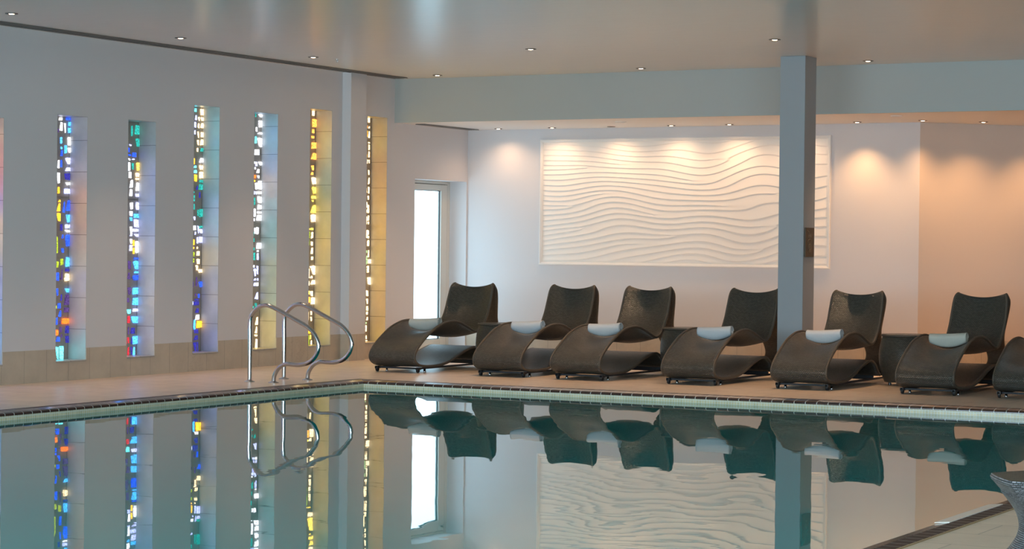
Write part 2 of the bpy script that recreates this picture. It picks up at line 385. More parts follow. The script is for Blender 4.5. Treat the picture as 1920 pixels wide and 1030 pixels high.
PIECES = {
1: "111,2461,163,2493,W 110,2360,153,2449,W 63,2341,87,2443,W 11,2466,70,2494,B 1,2413,30,2455,C 1,2344,29,2399,C -8,2224,33,2311,W 162,2346,175,2383,V 112,2237,138,2305,C 111,2188,132,2213,C 103,2117,133,2182,B 111,2010,136,2096,B 42,2148,79,2234,C 4,2158,28,2208,W 149,2000,180,2086,W 142,1858,181,1978,W 6,2046,72,2112,L 5,1982,71,2019,L 4,1895,76,1967,D 4,1849,62,1877,W 144,1763,172,1833,Y 8,1765,87,1818,L 129,1683,163,1707,Y 134,1594,179,1676,Y 126,1498,185,1582,Y 67,1579,97,1699,B 6,1593,48,1705,B 11,1488,50,1572,C 98,1410,128,1480,D 4,1436,61,1475,L 3,1399,64,1420,W 84,1339,108,1378,B 21,1260,66,1378,B 161,1186,186,1364,G 76,1198,118,1248,B 81,1081,128,1153,G 150,1059,191,1124,G 22,1062,62,1165,C 21,1022,61,1054,D 92,939,117,1063,V 141,931,186,1020,B 22,930,58,1007,P 152,792,182,870,B 19,821,60,864,C 97,742,120,812,D 22,697,67,809,V 113,672,158,726,B 171,669,191,700,G 28,630,69,685,V 108,588,148,652,B 158,515,195,589,B 19,522,91,577,O 117,520,143,557,V 147,414,201,472,O 93,437,136,501,V 22,431,56,509,D 122,352,193,406,B 24,338,51,415,D 85,392,109,427,V 143,183,193,316,A 68,180,130,328,A",
2: "96,2361,126,2479,T 16,2380,65,2489,T 14,2254,59,2348,T 114,2265,149,2283,L 144,2201,164,2252,B 41,2157,107,2204,B 123,2167,160,2185,B 133,2123,165,2143,W 63,2130,116,2143,L 134,2018,162,2105,W 77,2032,109,2101,T 114,1944,153,2009,W 9,2022,33,2110,Z 8,1961,45,2004,P 13,1934,54,1952,P 90,1847,141,1930,W 97,1764,140,1839,W 12,1815,45,1913,W 13,1764,46,1797,L 83,1635,132,1708,W 9,1628,51,1710,L 88,1571,135,1623,W 16,1552,82,1596,C 92,1521,137,1560,C 11,1457,79,1542,L 92,1373,133,1470,W 14,1415,80,1446,L 92,1370,132,1395,L 14,1365,69,1394,L 91,1295,134,1347,W 90,1218,135,1287,L 56,1270,80,1337,Y 55,1192,77,1259,Y 14,1201,45,1327,W 19,1139,72,1160,B 108,1034,153,1130,V 18,1038,71,1125,C 119,938,172,1012,V 15,1001,54,1021,C 16,930,69,986,B 104,786,157,869,V 18,785,80,866,C 128,709,168,762,V 23,681,81,763,C 106,598,179,646,A 24,618,90,653,L 115,505,154,580,R 27,498,103,573,C 128,390,144,475,V 35,395,103,465,D 163,293,183,373,R 128,301,151,369,R 81,293,102,366,D 28,289,71,378,C 127,185,153,275,R 80,183,100,277,D 33,182,70,272,C",
3: "112,2665,147,2705,A 104,2579,140,2639,L 116,2503,147,2562,L 126,2431,153,2481,L 0,2635,54,2709,P 55,2576,86,2622,P 13,2576,39,2618,P 61,2501,90,2554,P 14,2503,43,2560,P 66,2396,95,2468,P 12,2409,37,2463,P 69,2324,96,2382,P 9,2326,49,2390,P 77,2256,99,2299,P 21,2259,46,2299,T 135,2123,155,2190,Y 105,2088,154,2114,A 98,2032,147,2067,A 93,1944,141,2022,Y 20,2143,64,2194,W 23,2070,63,2120,P 17,1982,62,2051,P 25,1939,59,1968,T 78,1857,104,1910,D 24,1858,56,1925,T 135,1826,157,1844,T 129,1737,154,1808,T 128,1654,152,1719,T 32,1777,59,1844,D 61,1589,85,1662,T 29,1576,52,1670,T 117,1545,151,1588,L 103,1439,156,1493,W 102,1394,128,1429,L 53,1405,76,1494,L 23,1464,49,1490,T 22,1409,51,1456,L 127,1284,167,1351,Y 131,1249,161,1270,Y 65,1302,87,1375,L 21,1306,52,1381,L 68,1248,91,1271,P 125,1167,147,1221,G 129,1107,146,1150,G 36,1177,90,1230,P 35,1091,97,1150,P 63,1026,103,1080,P 29,1002,56,1040,P 74,854,103,959,V 27,851,54,912,B 138,852,156,913,V 88,758,110,787,V 32,740,61,787,B 43,712,118,733,D 140,668,166,708,L 42,658,122,707,D 41,583,108,637,D 31,513,98,569,W 101,403,136,523,C 25,426,83,505,Y 47,368,118,419,D 50,301,126,352,D 80,181,137,286,D 49,179,66,289,D",
4: "28,2676,64,2708,W 104,2672,121,2711,T 27,2563,64,2650,W 79,2517,106,2571,W 27,2493,87,2515,W 90,2388,128,2467,A 26,2352,83,2459,W 35,2260,135,2333,W 113,2171,135,2194,W 73,2144,106,2193,L 24,2157,58,2195,W 99,2110,130,2137,W 32,2071,94,2122,W 97,2013,137,2054,O 110,1976,136,1998,Y 31,2017,84,2048,W 74,1893,113,1970,W 27,1894,63,1997,W 117,1840,139,1876,L 81,1841,103,1877,L 28,1845,68,1878,W 106,1720,137,1810,T 27,1747,67,1827,W 30,1678,65,1734,W 95,1594,140,1687,W 25,1637,69,1660,W 30,1554,77,1621,W 112,1553,143,1584,W 90,1412,123,1486,W 38,1407,80,1495,W 127,1387,146,1445,T 116,1326,149,1376,T 30,1251,92,1326,W 110,1237,134,1271,T 99,1125,144,1221,T 34,1221,67,1240,W 33,1130,71,1213,L 107,1052,149,1080,W 82,956,120,1045,L 40,970,69,1080,L 81,911,124,936,L 34,911,67,938,L 80,851,127,892,L 33,851,71,892,W 36,705,102,788,L 114,611,147,642,T 58,610,105,669,T 113,559,151,580,T 36,431,86,524,P 49,339,91,415,P 48,308,95,330,P 42,174,82,291,P",
5: "31,2746,78,2810,P 29,2619,81,2719,N 33,2555,82,2605,N 32,2496,90,2527,N 23,2378,91,2462,N 25,2257,94,2339,N 35,2137,96,2196,N 44,2087,98,2121,N 23,1982,87,2064,P 24,1878,75,1958,Z 30,1821,79,1859,Z 34,1785,78,1807,Z 27,1660,89,1755,Z 26,1555,92,1650,P 103,1470,123,1491,Z 33,1468,81,1494,Z 102,1373,134,1456,G 37,1373,80,1457,P 111,1289,133,1366,G 41,1290,81,1345,P 39,1195,82,1276,P 33,1133,73,1175,P 30,966,90,1078,P 105,927,135,1053,P 39,927,89,958,P 28,857,88,910,P 103,844,133,900,P 96,746,121,791,Z 31,725,86,788,P 29,631,69,715,P 80,652,129,725,N 116,454,139,566,P 47,516,72,564,P 46,446,76,497,P 61,307,123,356,Y 97,175,122,294,G 62,244,82,297,Z 41,167,76,237,P",
6: "45,2734,96,2796,P 89,2668,120,2705,N 93,2569,123,2651,Y 44,2670,74,2697,P 42,2556,72,2648,P 40,2496,71,2512,P 100,2417,131,2505,N 42,2417,67,2485,P 43,2325,71,2403,P 98,2329,128,2370,Y 87,2257,122,2309,P 41,2262,67,2308,P 100,2135,125,2187,P 44,2126,69,2189,P 37,2017,73,2107,P 40,1903,70,1992,P 96,1915,126,1976,P 46,1835,79,1887,P 80,1742,108,1814,P 41,1679,72,1788,P 86,1685,117,1725,P 89,1549,120,1644,P 39,1590,75,1658,P 41,1550,74,1584,P 95,1383,116,1491,P 68,1383,89,1492,P 41,1427,63,1485,P 35,1383,62,1420,P 33,1296,79,1369,P 69,1216,91,1250,H 31,1165,58,1256,P 67,1078,100,1194,H 29,1093,56,1144,P 33,980,71,1071,P 98,989,125,1057,H 96,897,128,941,H 30,843,74,933,P 44,708,82,785,P 48,617,80,689,P 101,607,123,658,H 41,541,84,599,P 100,513,127,564,H 45,495,83,534,P 44,428,82,471,P 70,386,102,411,H 69,295,128,382,P 67,208,99,259,P 55,171,93,200,P"}
# ------------------------------------------------------------------ stained glass windows
TINT = {'W': (0.80, 0.84, 0.95), 'L': (0.42, 0.46, 0.90), 'B': (0.012, 0.055, 0.62), 'C': (0.06, 0.36, 1.0), 'D': (0.012, 0.010, 0.15),
        'V': (0.035, 0.016, 0.08), 'T': (0.01, 0.20, 0.17), 'Y': (1.0, 0.50, 0.02), 'O': (1.0, 0.13, 0.01), 'R': (0.38, 0.01, 0.02),
        'G': (0.20, 0.26, 0.01), 'P': (1.0, 0.74, 0.40), 'A': (0.12, 0.75, 0.90), 'N': (0.85, 0.32, 0.05), 'Z': (1.0, 0.68, 0.08), 'H': (0.22, 0.30, 0.14)}
# colours of the glass in the near half of each window, from the top down
ZONES = {0: [(.25, 'ROPR'), (.4, 'OBRL'), (.6, 'PPYD'), (.8, 'LBBD'), (1, 'CLBT')],
         1: [(.28, 'VLDL'), (.42, 'OYOR'), (.55, 'OYPP'), (.7, 'PGPL'), (.85, 'LPOO'), (1, 'AACA')],
         2: [(.14, 'TGTV'), (.5, 'BLLC'), (.75, 'LDLW'), (.9, 'LVPD'), (1, 'RPLR')],
         3: [(.22, 'ACAT'), (.4, 'TATC'), (.55, 'LLAT'), (.68, 'YZLL'), (.85, 'LPLD'), (1, 'VDBL')],
         4: [(.14, 'ATAC'), (.25, 'LCLW'), (.36, 'OPLY'), (.6, 'TALW'), (.8, 'ZAGT'), (1, 'ZYPZ')],
         5: [(.14, 'GTNZ'), (.28, 'YTAZ'), (.38, 'TTGZ'), (1, 'ZYZG')],
         6: [(.12, 'NZGY'), (.32, 'YNNY'), (.5, 'YNZY'), (1, 'YZYN')]}
def glass_piece(bm, lay, y0, z0, y1, z1, col, rnd, x=XG, edge=False):
    """an irregular chunk of glass, proud of the matrix by a few millimetres"""
    w, h = y1 - y0, z1 - z0
    j = lambda a: (rnd.random() - 0.5) * a
    far = w * 0.30; v = h * 0.12
    P = [(y0 + j(far), z0 + j(v)), (y1 + j(far) * 0.3, z0 + j(v)), (y1 + j(far) * 0.3, z1 + j(v)), (y0 + j(far), z1 + j(v))]
    if rnd.random() < 0.5:      # a tapering shard
        s_ = rnd.uniform(0.2, 0.6) * w; k_ = rnd.choice((0, 3)); P[k_] = (P[k_][0] + s_, P[k_][1])
    if rnd.random() < 0.35: P.insert(3, ((P[2][0] + P[3][0]) / 2 + j(far), max(P[2][1], P[3][1]) + v * 0.4))
    top = [bm.verts.new((x + (0.016 if edge else 0.006), a, b)) for a, b in P]; bot = [bm.verts.new((x - 0.005, a, b)) for a, b in P]
    fs = [bm.faces.new(top)]
    for i in range(len(P)):
        k = (i + 1) % len(P); fs.append(bm.faces.new((bot[i], bot[k], top[k], top[i])))
    for f in fs:
        for l in f.loops: l[lay] = (*col, 1)
REV = M['reveal']
for n, (yf, zt) in enumerate(zip(NICHE_FAR, NICHE_TOP)):
    rnd = random.Random(50 + n)
    y0 = yf - NW
    w = thing('window_%d' % (n + 1), loc=(XL, yf - NW / 2, NB), kind='structure')
    def at(bm):
        bmesh.ops.translate(bm, verts=bm.verts[:], vec=(-XL, -(yf - NW / 2), -NB)); return bm
    t = 0.003
    obj('reveal', at(B((XG - 0.03, yf - t, NB, XL + 0.0005, yf, zt), (XG - 0.03, y0, NB, XL + 0.0005, y0 + t, zt),
                       (XG - 0.03, y0 + t, zt - t, XL + 0.0005, yf - t, zt))), REV, w)
    obj('sill', at(B((XG - 0.03, y0 + t, NB, XL + 0.012, yf - t, NB + 0.012))), REV, w)
    mb = bmesh.new(); g = (zt - NB) / 3; gap = 0.004
    for k in range(3):
        box(mb, XG - 0.03, y0 + t, NB + 0.012 + g * k, XG, yf - t, NB + g * (k + 1) - gap - (t if k == 2 else 0))
    box(mb, XG - 0.032, y0 + t, NB + 0.012, XG - 0.01, yf - t, zt - t)
    obj('glass_matrix', at(mb), M['concrete'], w)
    gb = bmesh.new(); lay = gb.loops.layers.float_color.new('tint')
    near_limit = 0.30
    if n in PIECES:
        for it in PIECES[n].split():
            a, b, c, d, k = it.split(',')
            a, b, c, d = [int(v) / 1000 for v in (a, b, c, d)]
            a = max(a, t + 0.001) if a > 0.03 else t + 0.001; e_ = (d - b) * 0.08; b += e_; d -= e_; e_ = (c - a) * 0.09; a += e_ * 0.4; c -= e_
            glass_piece(gb, lay, yf - c, b, yf - a, d, TINT[k], rnd, edge=a < 0.01)
            near_limit = max(near_limit, 0) if True else 0
        far0 = max(int(it.split(',')[2]) / 1000 for it in PIECES[n].split()) + 0.012
    else:
        far0 = t + 0.012
    yy0, yy1 = y0 + t + 0.012, yf - far0
    z = NB + 0.03
    while z < zt - 0.10:
        hh = rnd.uniform(0.07, 0.15); hh = min(hh, zt - 0.03 - z)
        ncol = max(2, int((yy1 - yy0) / 0.085)); cw = (yy1 - yy0) / ncol
        fz = 1 - (z + hh / 2 - NB) / (zt - NB)
        zone = next(s for lim, s in ZONES[n] if fz <= lim)
        for c in range(ncol):
            if rnd.random() < 0.12: continue
            col = TINT[rnd.choice(zone)]
            glass_piece(gb, lay, yy0 + c * cw + 0.010, z, yy0 + (c + 1) * cw - 0.010, z + hh - 0.022, tuple(v_ * 2.0 for v_ in col), rnd)
        z += hh
    obj('coloured_glass', at(gb), M['glass_emit'], w)

# ------------------------------------------------------------------ glazed door in the left wall
XD = -13.917
d = thing('door_1', loc=(XD, DOOR[0], 0), kind='structure')
def atd(bm):
    bmesh.ops.translate(bm, verts=bm.verts[:], vec=(-XD, -DOOR[0], 0)); return bm
ya, yb, zt = DOOR[0], 23.858, DOOR[2]
obj('door_frame', atd(B((XD - 0.06, ya, 0, XD, ya + 0.055, zt), (XD - 0.06, yb - 0.068, 0, XD, yb, zt), (XD - 0.06, ya + 0.055, zt - 0.035, XD, yb - 0.068, zt))), M['door_frame'], d, bevel=0.003)
obj('gasket', atd(B((XD - 0.05, ya + 0.055, 0.02, XD - 0.035, yb - 0.068, zt - 0.035))), M['gasket'], d).scale = (1, 1, 0)
bpy.data.objects.remove([c for c in d.children if c.name.startswith('gasket')][0])
lf0, lf1 = ya + 0.063, yb - 0.078
leaf = obj('door_leaf', atd(B((XD - 0.045, lf0, 0.012, XD + 0.004, lf0 + 0.11, zt - 0.042), (XD - 0.045, 23.635, 0.012, XD + 0.004, lf1, zt - 0.042),
                              (XD - 0.045, lf0 + 0.11, 1.99, XD + 0.004, 23.635, zt - 0.042), (XD - 0.045, lf0 + 0.11, 0.012, XD + 0.004, 23.635, 0.16))), M['door_frame'], d, bevel=0.003)
obj('seal', atd(B((XD - 0.030, 23.635 - 0.006, 0.16, XD - 0.012, 23.635, 1.99), (XD - 0.030, lf0 + 0.11, 1.982, XD - 0.012, 23.635, 1.99), (XD - 0.030, lf0 + 0.11, 0.16, XD - 0.012, 23.635, 0.168),
                  (XD - 0.055, lf1, 0.0, XD - 0.03, lf1 + 0.010, zt - 0.035), (XD - 0.055, lf0, zt - 0.042, XD - 0.03, lf1, zt - 0.035))), M['gasket'], d)
obj('pane', atd(B((XD - 0.025, lf0 + 0.11, 0.16, XD - 0.019, 23.635, 1.99))), M['pane'], d)
L = bpy.data.lights.new('daylight_portal', 'AREA'); L.shape = 'RECTANGLE'; L.size = 1.2; L.size_y = 2.1; L.cycles.is_portal = True
lo = bpy.data.objects.new('daylight_portal', L); COL.objects.link(lo); lo.location = (XD - 0.12, (ya + yb) / 2, 1.05); lo.rotation_euler = (PI / 2, 0, -PI / 2)

# ------------------------------------------------------------------ carved wave panel
px0, px1, pz0, pz1 = -12.664, -8.925, 1.092, 2.615
pn = thing('wall_panel', 'large white framed relief panel of carved sand ripples on the back wall', 'wall art', ((px0 + px1) / 2, YW, (pz0 + pz1) / 2))
hw, hh = (px1 - px0) / 2, (pz1 - pz0) / 2
def frame_bm():
    bm = bmesh.new()
    # moulded profile swept round the rectangle: (inset, depth)
    prof = [(0, 0), (0, -0.022), (0.006, -0.030), (0.014, -0.032), (0.022, -0.026), (0.030, -0.022), (0.036, -0.014), (0.036, 0)]
    rings = []
    for ins, dep in prof:
        rings.append([bm.verts.new((sx * (hw - ins), dep, sz * (hh - ins))) for sx, sz in ((-1, -1), (1, -1), (1, 1), (-1, 1))])
    for a, b in zip(rings, rings[1:]):
        for i in range(4): bm.faces.new((a[i], a[(i + 1) % 4], b[(i + 1) % 4], b[i]))
    return bm
obj('frame', frame_bm(), M['white_paint'], pn)
def relief():
    nx, nz = 560, 330
    w2, h2 = hw - 0.034, hh - 0.034
    X, Z = np.meshgrid(np.linspace(-w2, w2, nx), np.linspace(-h2, h2, nz))
    u = X / w2; v = Z / h2
    warp = 0.60 * np.sin(2.6 * X + 1.6 * v + 0.6) + 0.34 * np.sin(4.3 * X - 2.9 * v + 1.9) - 0.75 * X * 0.55 + 0.5 * np.sin(1.1 * X + 2.4 * v)
    warp += 0.22 * np.sin(6.1 * X + 1.5 * np.sin(3 * v) + 4.0)
    ph = (Z + h2) / 0.078 + warp * 0.95
    # a few places where two ripples run together
    for (cx, cz, s) in ((-0.75, 0.45, 1), (0.15, 0.25, -1), (0.55, -0.05, 1), (-0.35, -0.15, -1), (1.05, -0.28, 1), (-1.3, -0.32, -1), (-0.6, -0.5, 1), (0.9, -0.55, -1), (-1.25, 0.42, 1), (1.35, 0.38, -1), (-1.0, 0.1, 1), (0.45, 0.5, 1), (-0.15, -0.4, 1), (1.2, 0.1, -1), (-1.5, -0.05, -1)):
        dx, dz = X - cx, (Z - cz)
        ph += s * (np.arctan2(dz * 9, -dx * s * 1.0 - 0.0) / (2 * np.pi))
    fr = ph - np.floor(ph)
    # bottom of each band stands proud and tucks back sharply beneath
    prof = np.where(fr < 0.11, 0.5 - 0.5 * np.cos(np.pi * fr / 0.11), (1 - (fr - 0.11) / 0.89) ** 1.6)
    D = -(0.004 + 0.0075 * prof)
    edge = np.minimum(np.minimum((w2 - np.abs(X)) / 0.03, (h2 - np.abs(Z)) / 0.03), 1); D = -0.004 + (D + 0.004) * np.clip(edge, 0.2, 1)
    V = np.stack([X, D, Z], -1).reshape(-1, 3)
    I = np.arange(nx * nz).reshape(nz, nx)
    F = np.stack([I[:-1, :-1], I[:-1, 1:], I[1:, 1:], I[1:, :-1]], -1).reshape(-1, 4)
    me = bpy.data.meshes.new('relief'); me.vertices.add(len(V)); me.vertices.foreach_set('co', V.ravel())
    me.loops.add(F.size); me.polygons.add(len(F)); me.loops.foreach_set('vertex_index', F.ravel().astype(np.int32))
    me.polygons.foreach_set('loop_start', np.arange(0, F.size, 4, dtype=np.int32)); me.update(); me.validate()
    me.polygons.foreach_set('use_smooth', [True] * len(me.polygons)); me.materials.append(M['relief'])
    o = bpy.data.objects.new('carved_relief', me); COL.objects.link(o); o.parent = pn
relief()
obj('backing', B((-hw + 0.01, -0.004, -hh + 0.01, hw - 0.01, -0.0005, hh - 0.01)), M['white_paint'], pn)

# ------------------------------------------------------------------ swimming pool
pool = thing('swimming_pool', 'indoor swimming pool with still teal water and brown tile edging', 'pool', (0, 0, 0))
xi0, yi1, xi1, yi0 = XP + CW, YP - CW, XR - CW, YN + CW
mid = CW * 0.5
def cop(side):
    bm = bmesh.new()
    # section: flat outer row, inner row falling gently to a rounded nose
    prof = [(0, 0.0), (0.004, 0.004), (mid, 0.004), (CW - 0.02, -0.006), (CW - 0.004, -0.012), (CW, -0.020), (CW, -0.030)]
    rows = []
    for s, z in prof:
        x0, x1, y0_, y1_ = XP + s, XR - s, YN + s, YP - s
        c = {'l': ((x0, y0_), (x0, y1_)), 'b': ((x0, y1_), (x1, y1_)), 'r': ((x1, y1_), (x1, y0_)), 'f': ((x1, y0_), (x0, y0_))}[side]
        rows.append([bm.verts.new((*q, z)) for q in c])
    for i_, (a, b) in enumerate(zip(rows, rows[1:])): bm.faces.new((a[0], a[1], b[1], b[0])).material_index = 1 if i_ < 2 else 0
    return bm
for s in 'lbrf':
    obj('coping', cop(s), [M['coping_y'], M['coping_y2']] if s in 'lr' else [M['coping_x'], M['coping_x2']], pool)
def bandring(z0, z1, inset):
    bm = bmesh.new()
    c = [(xi0 + inset, yi0 + inset), (xi1 - inset, yi0 + inset), (xi1 - inset, yi1 - inset), (xi0 + inset, yi1 - inset)]
    lo_ = [bm.verts.new((*q, z0)) for q in c]; hi_ = [bm.verts.new((*q, z1)) for q in c]
    for i in range(4): bm.faces.new((lo_[i], lo_[(i + 1) % 4], hi_[(i + 1) % 4], hi_[i]))
    return bm
mz = obj('mosaic_band', bandring(-0.20, -0.028, -0.001), M['mosaic'], pool)
bs = bandring(-1.35, -0.20, -0.001); vs = [bs.verts.new(q) for q in ((xi0, yi0, -1.35), (xi1, yi0, -1.35), (xi1, yi1, -1.35), (xi0, yi1, -1.35))]; bs.faces.new(vs)
obj('basin', bs, M['basin'], pool)
wb = bmesh.new(); vs = [wb.verts.new(q) for q in ((xi0 - 0.001, yi0, WZ), (xi1 + 0.001, yi0, WZ), (xi1 + 0.001, yi1 + 0.001, WZ), (xi0 - 0.001, yi1 + 0.001, WZ))]; wb.faces.new(vs)
obj('water', wb, M['water'], pool)
mk = bmesh.new()
q = [(-3.318, 10.345, -0.0015), (-3.243, 10.345, 0.0055), (-3.243, 11.243, 0.0055), (-3.318, 11.243, -0.0015)]
lo_ = [mk.verts.new((a, b, c - 0.004)) for a, b, c in q]; hi_ = [mk.verts.new(a) for a in q]
mk.faces.new(hi_)
for i in range(4): mk.faces.new((lo_[i], lo_[(i + 1) % 4], hi_[(i + 1) % 4], hi_[i]))
obj('depth_marker', mk, M['white_tile'], pool)['label'] = 'long white glazed tile set in the brown coping'
obj('deck_trim', B((XR, YN, -0.01, XR + 0.012, YP, 0.0045)), simple('brass trim', (0.42, 0.30, 0.16), 0.4, 0.4), pool)

# ------------------------------------------------------------------ handrails
rail_pts = [(-12.245, 0), (-12.245, 0.2), (-12.245, 0.4), (-12.245, .575), (-12.213, .652), (-12.137, .713), (-12.06, .729), (-11.983, .711), (-11.88, .667), (-11.77, .618), (-11.68, .578), (-11.585, .533), (-11.507, .462), (-11.466, .372), (-11.487, .285), (-11.56, .212), (-11.665, .181), (-11.75, .179), (-11.835, .180), (-11.912, .142), (-11.96, .07), (-11.97, 0)]
def rail(yv, label):
    t_ = thing('handrail', label, 'handrail', (-12.1, yv, 0), group='curved pool entry handrails')
    c = catmull([(a + 12.1, 0, b) for a, b in rail_pts], 6)
    bm = bmesh.new(); tube(bm, c, 0.0205, 16); obj('rail_tube', bm, M['chrome'], t_, smooth=True)
    for xx in (-0.145, 0.13):
        bm = bmesh.new(); lathe(bm, [(0.05, 0.0), (0.05, 0.004), (0.042, 0.009), (0.026, 0.013), (0.0215, 0.02)], (xx, 0), 24); obj('floor_flange', bm, M['steel'], t_, smooth=True)
    return t_
rail(17.26, 'curved chrome handrail nearer the camera, left of the pair at the pool edge')
rail(17.83, 'curved chrome handrail behind its twin, right of the pair at the pool edge')

# ------------------------------------------------------------------ loungers
EDGE = [ # y, z, half width, sag
 (1.555, .078, .275, 0), (1.49, .112, .275, 0), (1.42, .176, .275, 0), (1.32, .222, .275, 0), (1.235, .228, .275, 0), (1.125, .213, .275, 0), (.975, .176, .275, 0), (.775, .112, .275, 0),
 (.595, .073, .275, 0), (.415, .062, .275, 0), (.235, .064, .275, 0), (.10, .082, .275, 0), (.022, .12, .275, 0), (.0, .165, .275, 0), (.03, .225, .275, .005),
 (.12, .298, .275, .022), (.235, .366, .275, .052), (.405, .448, .275, .088), (.585, .499, .275, .112), (.705, .514, .275, .138), (.825, .514, .275, .15), (.955, .492, .275, .14),
 (1.105, .443, .275, .105), (1.225, .402, .275, .065), (1.30, .394, .275, .04), (1.375, .421, .275, .04), (1.44, .478, .275, .052), (1.53, .60, .275, .066), (1.59, .73, .273, .074),
 (1.628, .83, .268, .07), (1.652, .877, .258, .060), (1.683, .898, .244, .048), (1.715, .882, .244, .04), (1.742, .83, .256, .022), (1.80, .75, .232, .012), (1.88, .64, .187, .004),
 (1.99, .50, .128, 0), (2.10, .38, .098, 0), (2.19, .27, .09, 0), (2.245, .19, .118, 0), (2.26, .13, .175, 0), (2.245, .075, .235, 0)]
def shell_mesh():
    C = catmull(EDGE, 7)
    seg = np.r_[0, np.cumsum(np.hypot(np.diff(C[:, 0]), np.diff(C[:, 1])))]
    T = np.gradient(C[:, :2], axis=0); T /= np.linalg.norm(T, axis=1)[:, None]
    # smooth the normals a little so the sag never folds over
    K = np.array([1, 2, 3, 4, 3, 2, 1.]); K /= K.sum()
    Ts = np.stack([np.convolve(np.pad(T[:, k], 3, 'edge'), K, 'valid') for k in (0, 1)], 1); Ts /= np.linalg.norm(Ts, axis=1)[:, None]
    Nn = np.stack([Ts[:, 1], -Ts[:, 0]], 1)          # towards the inside of the loop
    nv = 18; th = 0.0115
    # rows: path index, columns: across
    def pos(i, v, off):
        y_, z_, hw_, sg_ = C[i]
        s = sg_ * (1 - v * v) ** 1.0
        return (v * (hw_ - 0.006), y_ + Nn[i, 0] * (s + off), z_ + Nn[i, 1] * (s + off))
    bm = bmesh.new(); uvl = bm.loops.layers.uv.new('UVMap')
    vs_ = np.linspace(-1, 1, nv)
    faces = []
    for off in (-th, th):
        G = [[bm.verts.new(pos(i, v, off)) for v in vs_] for i in range(len(C))]
        for i in range(len(C) - 1):
            for j in range(nv - 1):
                f = bm.faces.new((G[i][j], G[i][j + 1], G[i + 1][j + 1], G[i + 1][j]))
                f.smooth = True
                for l, (a, b) in zip(f.loops, ((i, j), (i, j + 1), (i + 1, j + 1), (i + 1, j))):
                    l[uvl].uv = (vs_[b] * C[a, 2], seg[a])
        faces.append(G)
    A, Bq = faces
    for i in range(len(C) - 1):
        for j in (0, nv - 1):
            f = bm.faces.new((A[i][j], A[i + 1][j], Bq[i + 1][j], Bq[i][j]))
    for i in (0, len(C) - 1):
        for j in range(nv - 1):
            bm.faces.new((A[i][j], A[i][j + 1], Bq[i][j + 1], Bq[i][j]))
    edges = []
    for v in (-1, 1): edges.append([pos(i, v, 0) for i in range(len(C))])
    return bm, edges
def make_lounger():
    root = thing('wave_lounger', 'dark woven lounger', 'sun lounger', group='row of woven wave loungers beside the pool')
    bm, edges = shell_mesh(); obj('woven_shell', bm, M['wicker'], root)
    for ed in edges:
        b2 = bmesh.new(); tube(b2, ed, 0.0135, 8); obj('edge_binding', b2, M['binding'], root, smooth=True)
    obj('base_frame', B((-0.245, 0.13, 0.034, 0.245, 0.16, 0.052), (-0.245, 0.16, 0.034, -0.215, 2.20, 0.052), (0.215, 0.16, 0.034, 0.245, 2.20, 0.052),
                        (-0.245, 2.20, 0.034, 0.245, 2.235, 0.085), (-0.215, 1.50, 0.034, 0.215, 1.53, 0.075)), M['frame_dark'], root, bevel=0.004)
    for sx in (-1, 1):
        w_ = bmesh.new(); tube(w_, [(sx * 0.245 - 0.011, 0.11, 0.024), (sx * 0.245 + 0.011, 0.11, 0.024)], 0.024, 18)
        ca = obj('caster', w_, M['rubber'], root, bevel=0.003)
        f_ = B((sx * 0.245 - 0.016, 0.085, 0.03, sx * 0.245 - 0.0125, 0.15, 0.056), (sx * 0.245 + 0.0125, 0.085, 0.03, sx * 0.245 + 0.016, 0.15, 0.056), (sx * 0.245 - 0.016, 0.10, 0.050, sx * 0.245 + 0.016, 0.16, 0.056))
        obj('caster_fork', f_, M['black'], ca)
    for sx, yy in ((-1, 0.27), (1, 0.27), (-1, 2.05), (1, 2.05)):
        l_ = bmesh.new(); lathe(l_, [(0.014, 0), (0.0145, 0.003), (0.0145, 0.012), (0.012, 0.014), (0.012, 0.036)], (sx * 0.23, yy), 16); obj('foot', l_, M['chrome'], root, smooth=True)
    return root
centers = [(-12.005, 0), (-10.773, 0), (-9.896, -0.01), (-8.688, 0), (-7.558, 0.012), (-6.343, -0.012), (-5.437, 0)]
Y0 = 19.432
lab = ['dark woven wave lounger at the left end, in front of the glazed door',
       'dark woven wave lounger second from the left, right of the first wicker drum table',
       'dark woven wave lounger third from the left, just left of the middle wicker drum table',
       'dark woven wave lounger fourth from the left, its back partly hidden by the column',
       'dark woven wave lounger just right of the free-standing column',
       'dark woven wave lounger right of the third wicker drum table, with a cream towel',
       'dark woven wave lounger without a towel in view, cut off by the right edge']
proto = make_lounger(); roots = []
for i, (cx, rz) in enumerate(centers):
    r = proto if i == 0 else dup(proto)
    r.location = (cx, Y0, 0); r.rotation_euler = (0, 0, rz); r['label'] = lab[i]; roots.append(r)

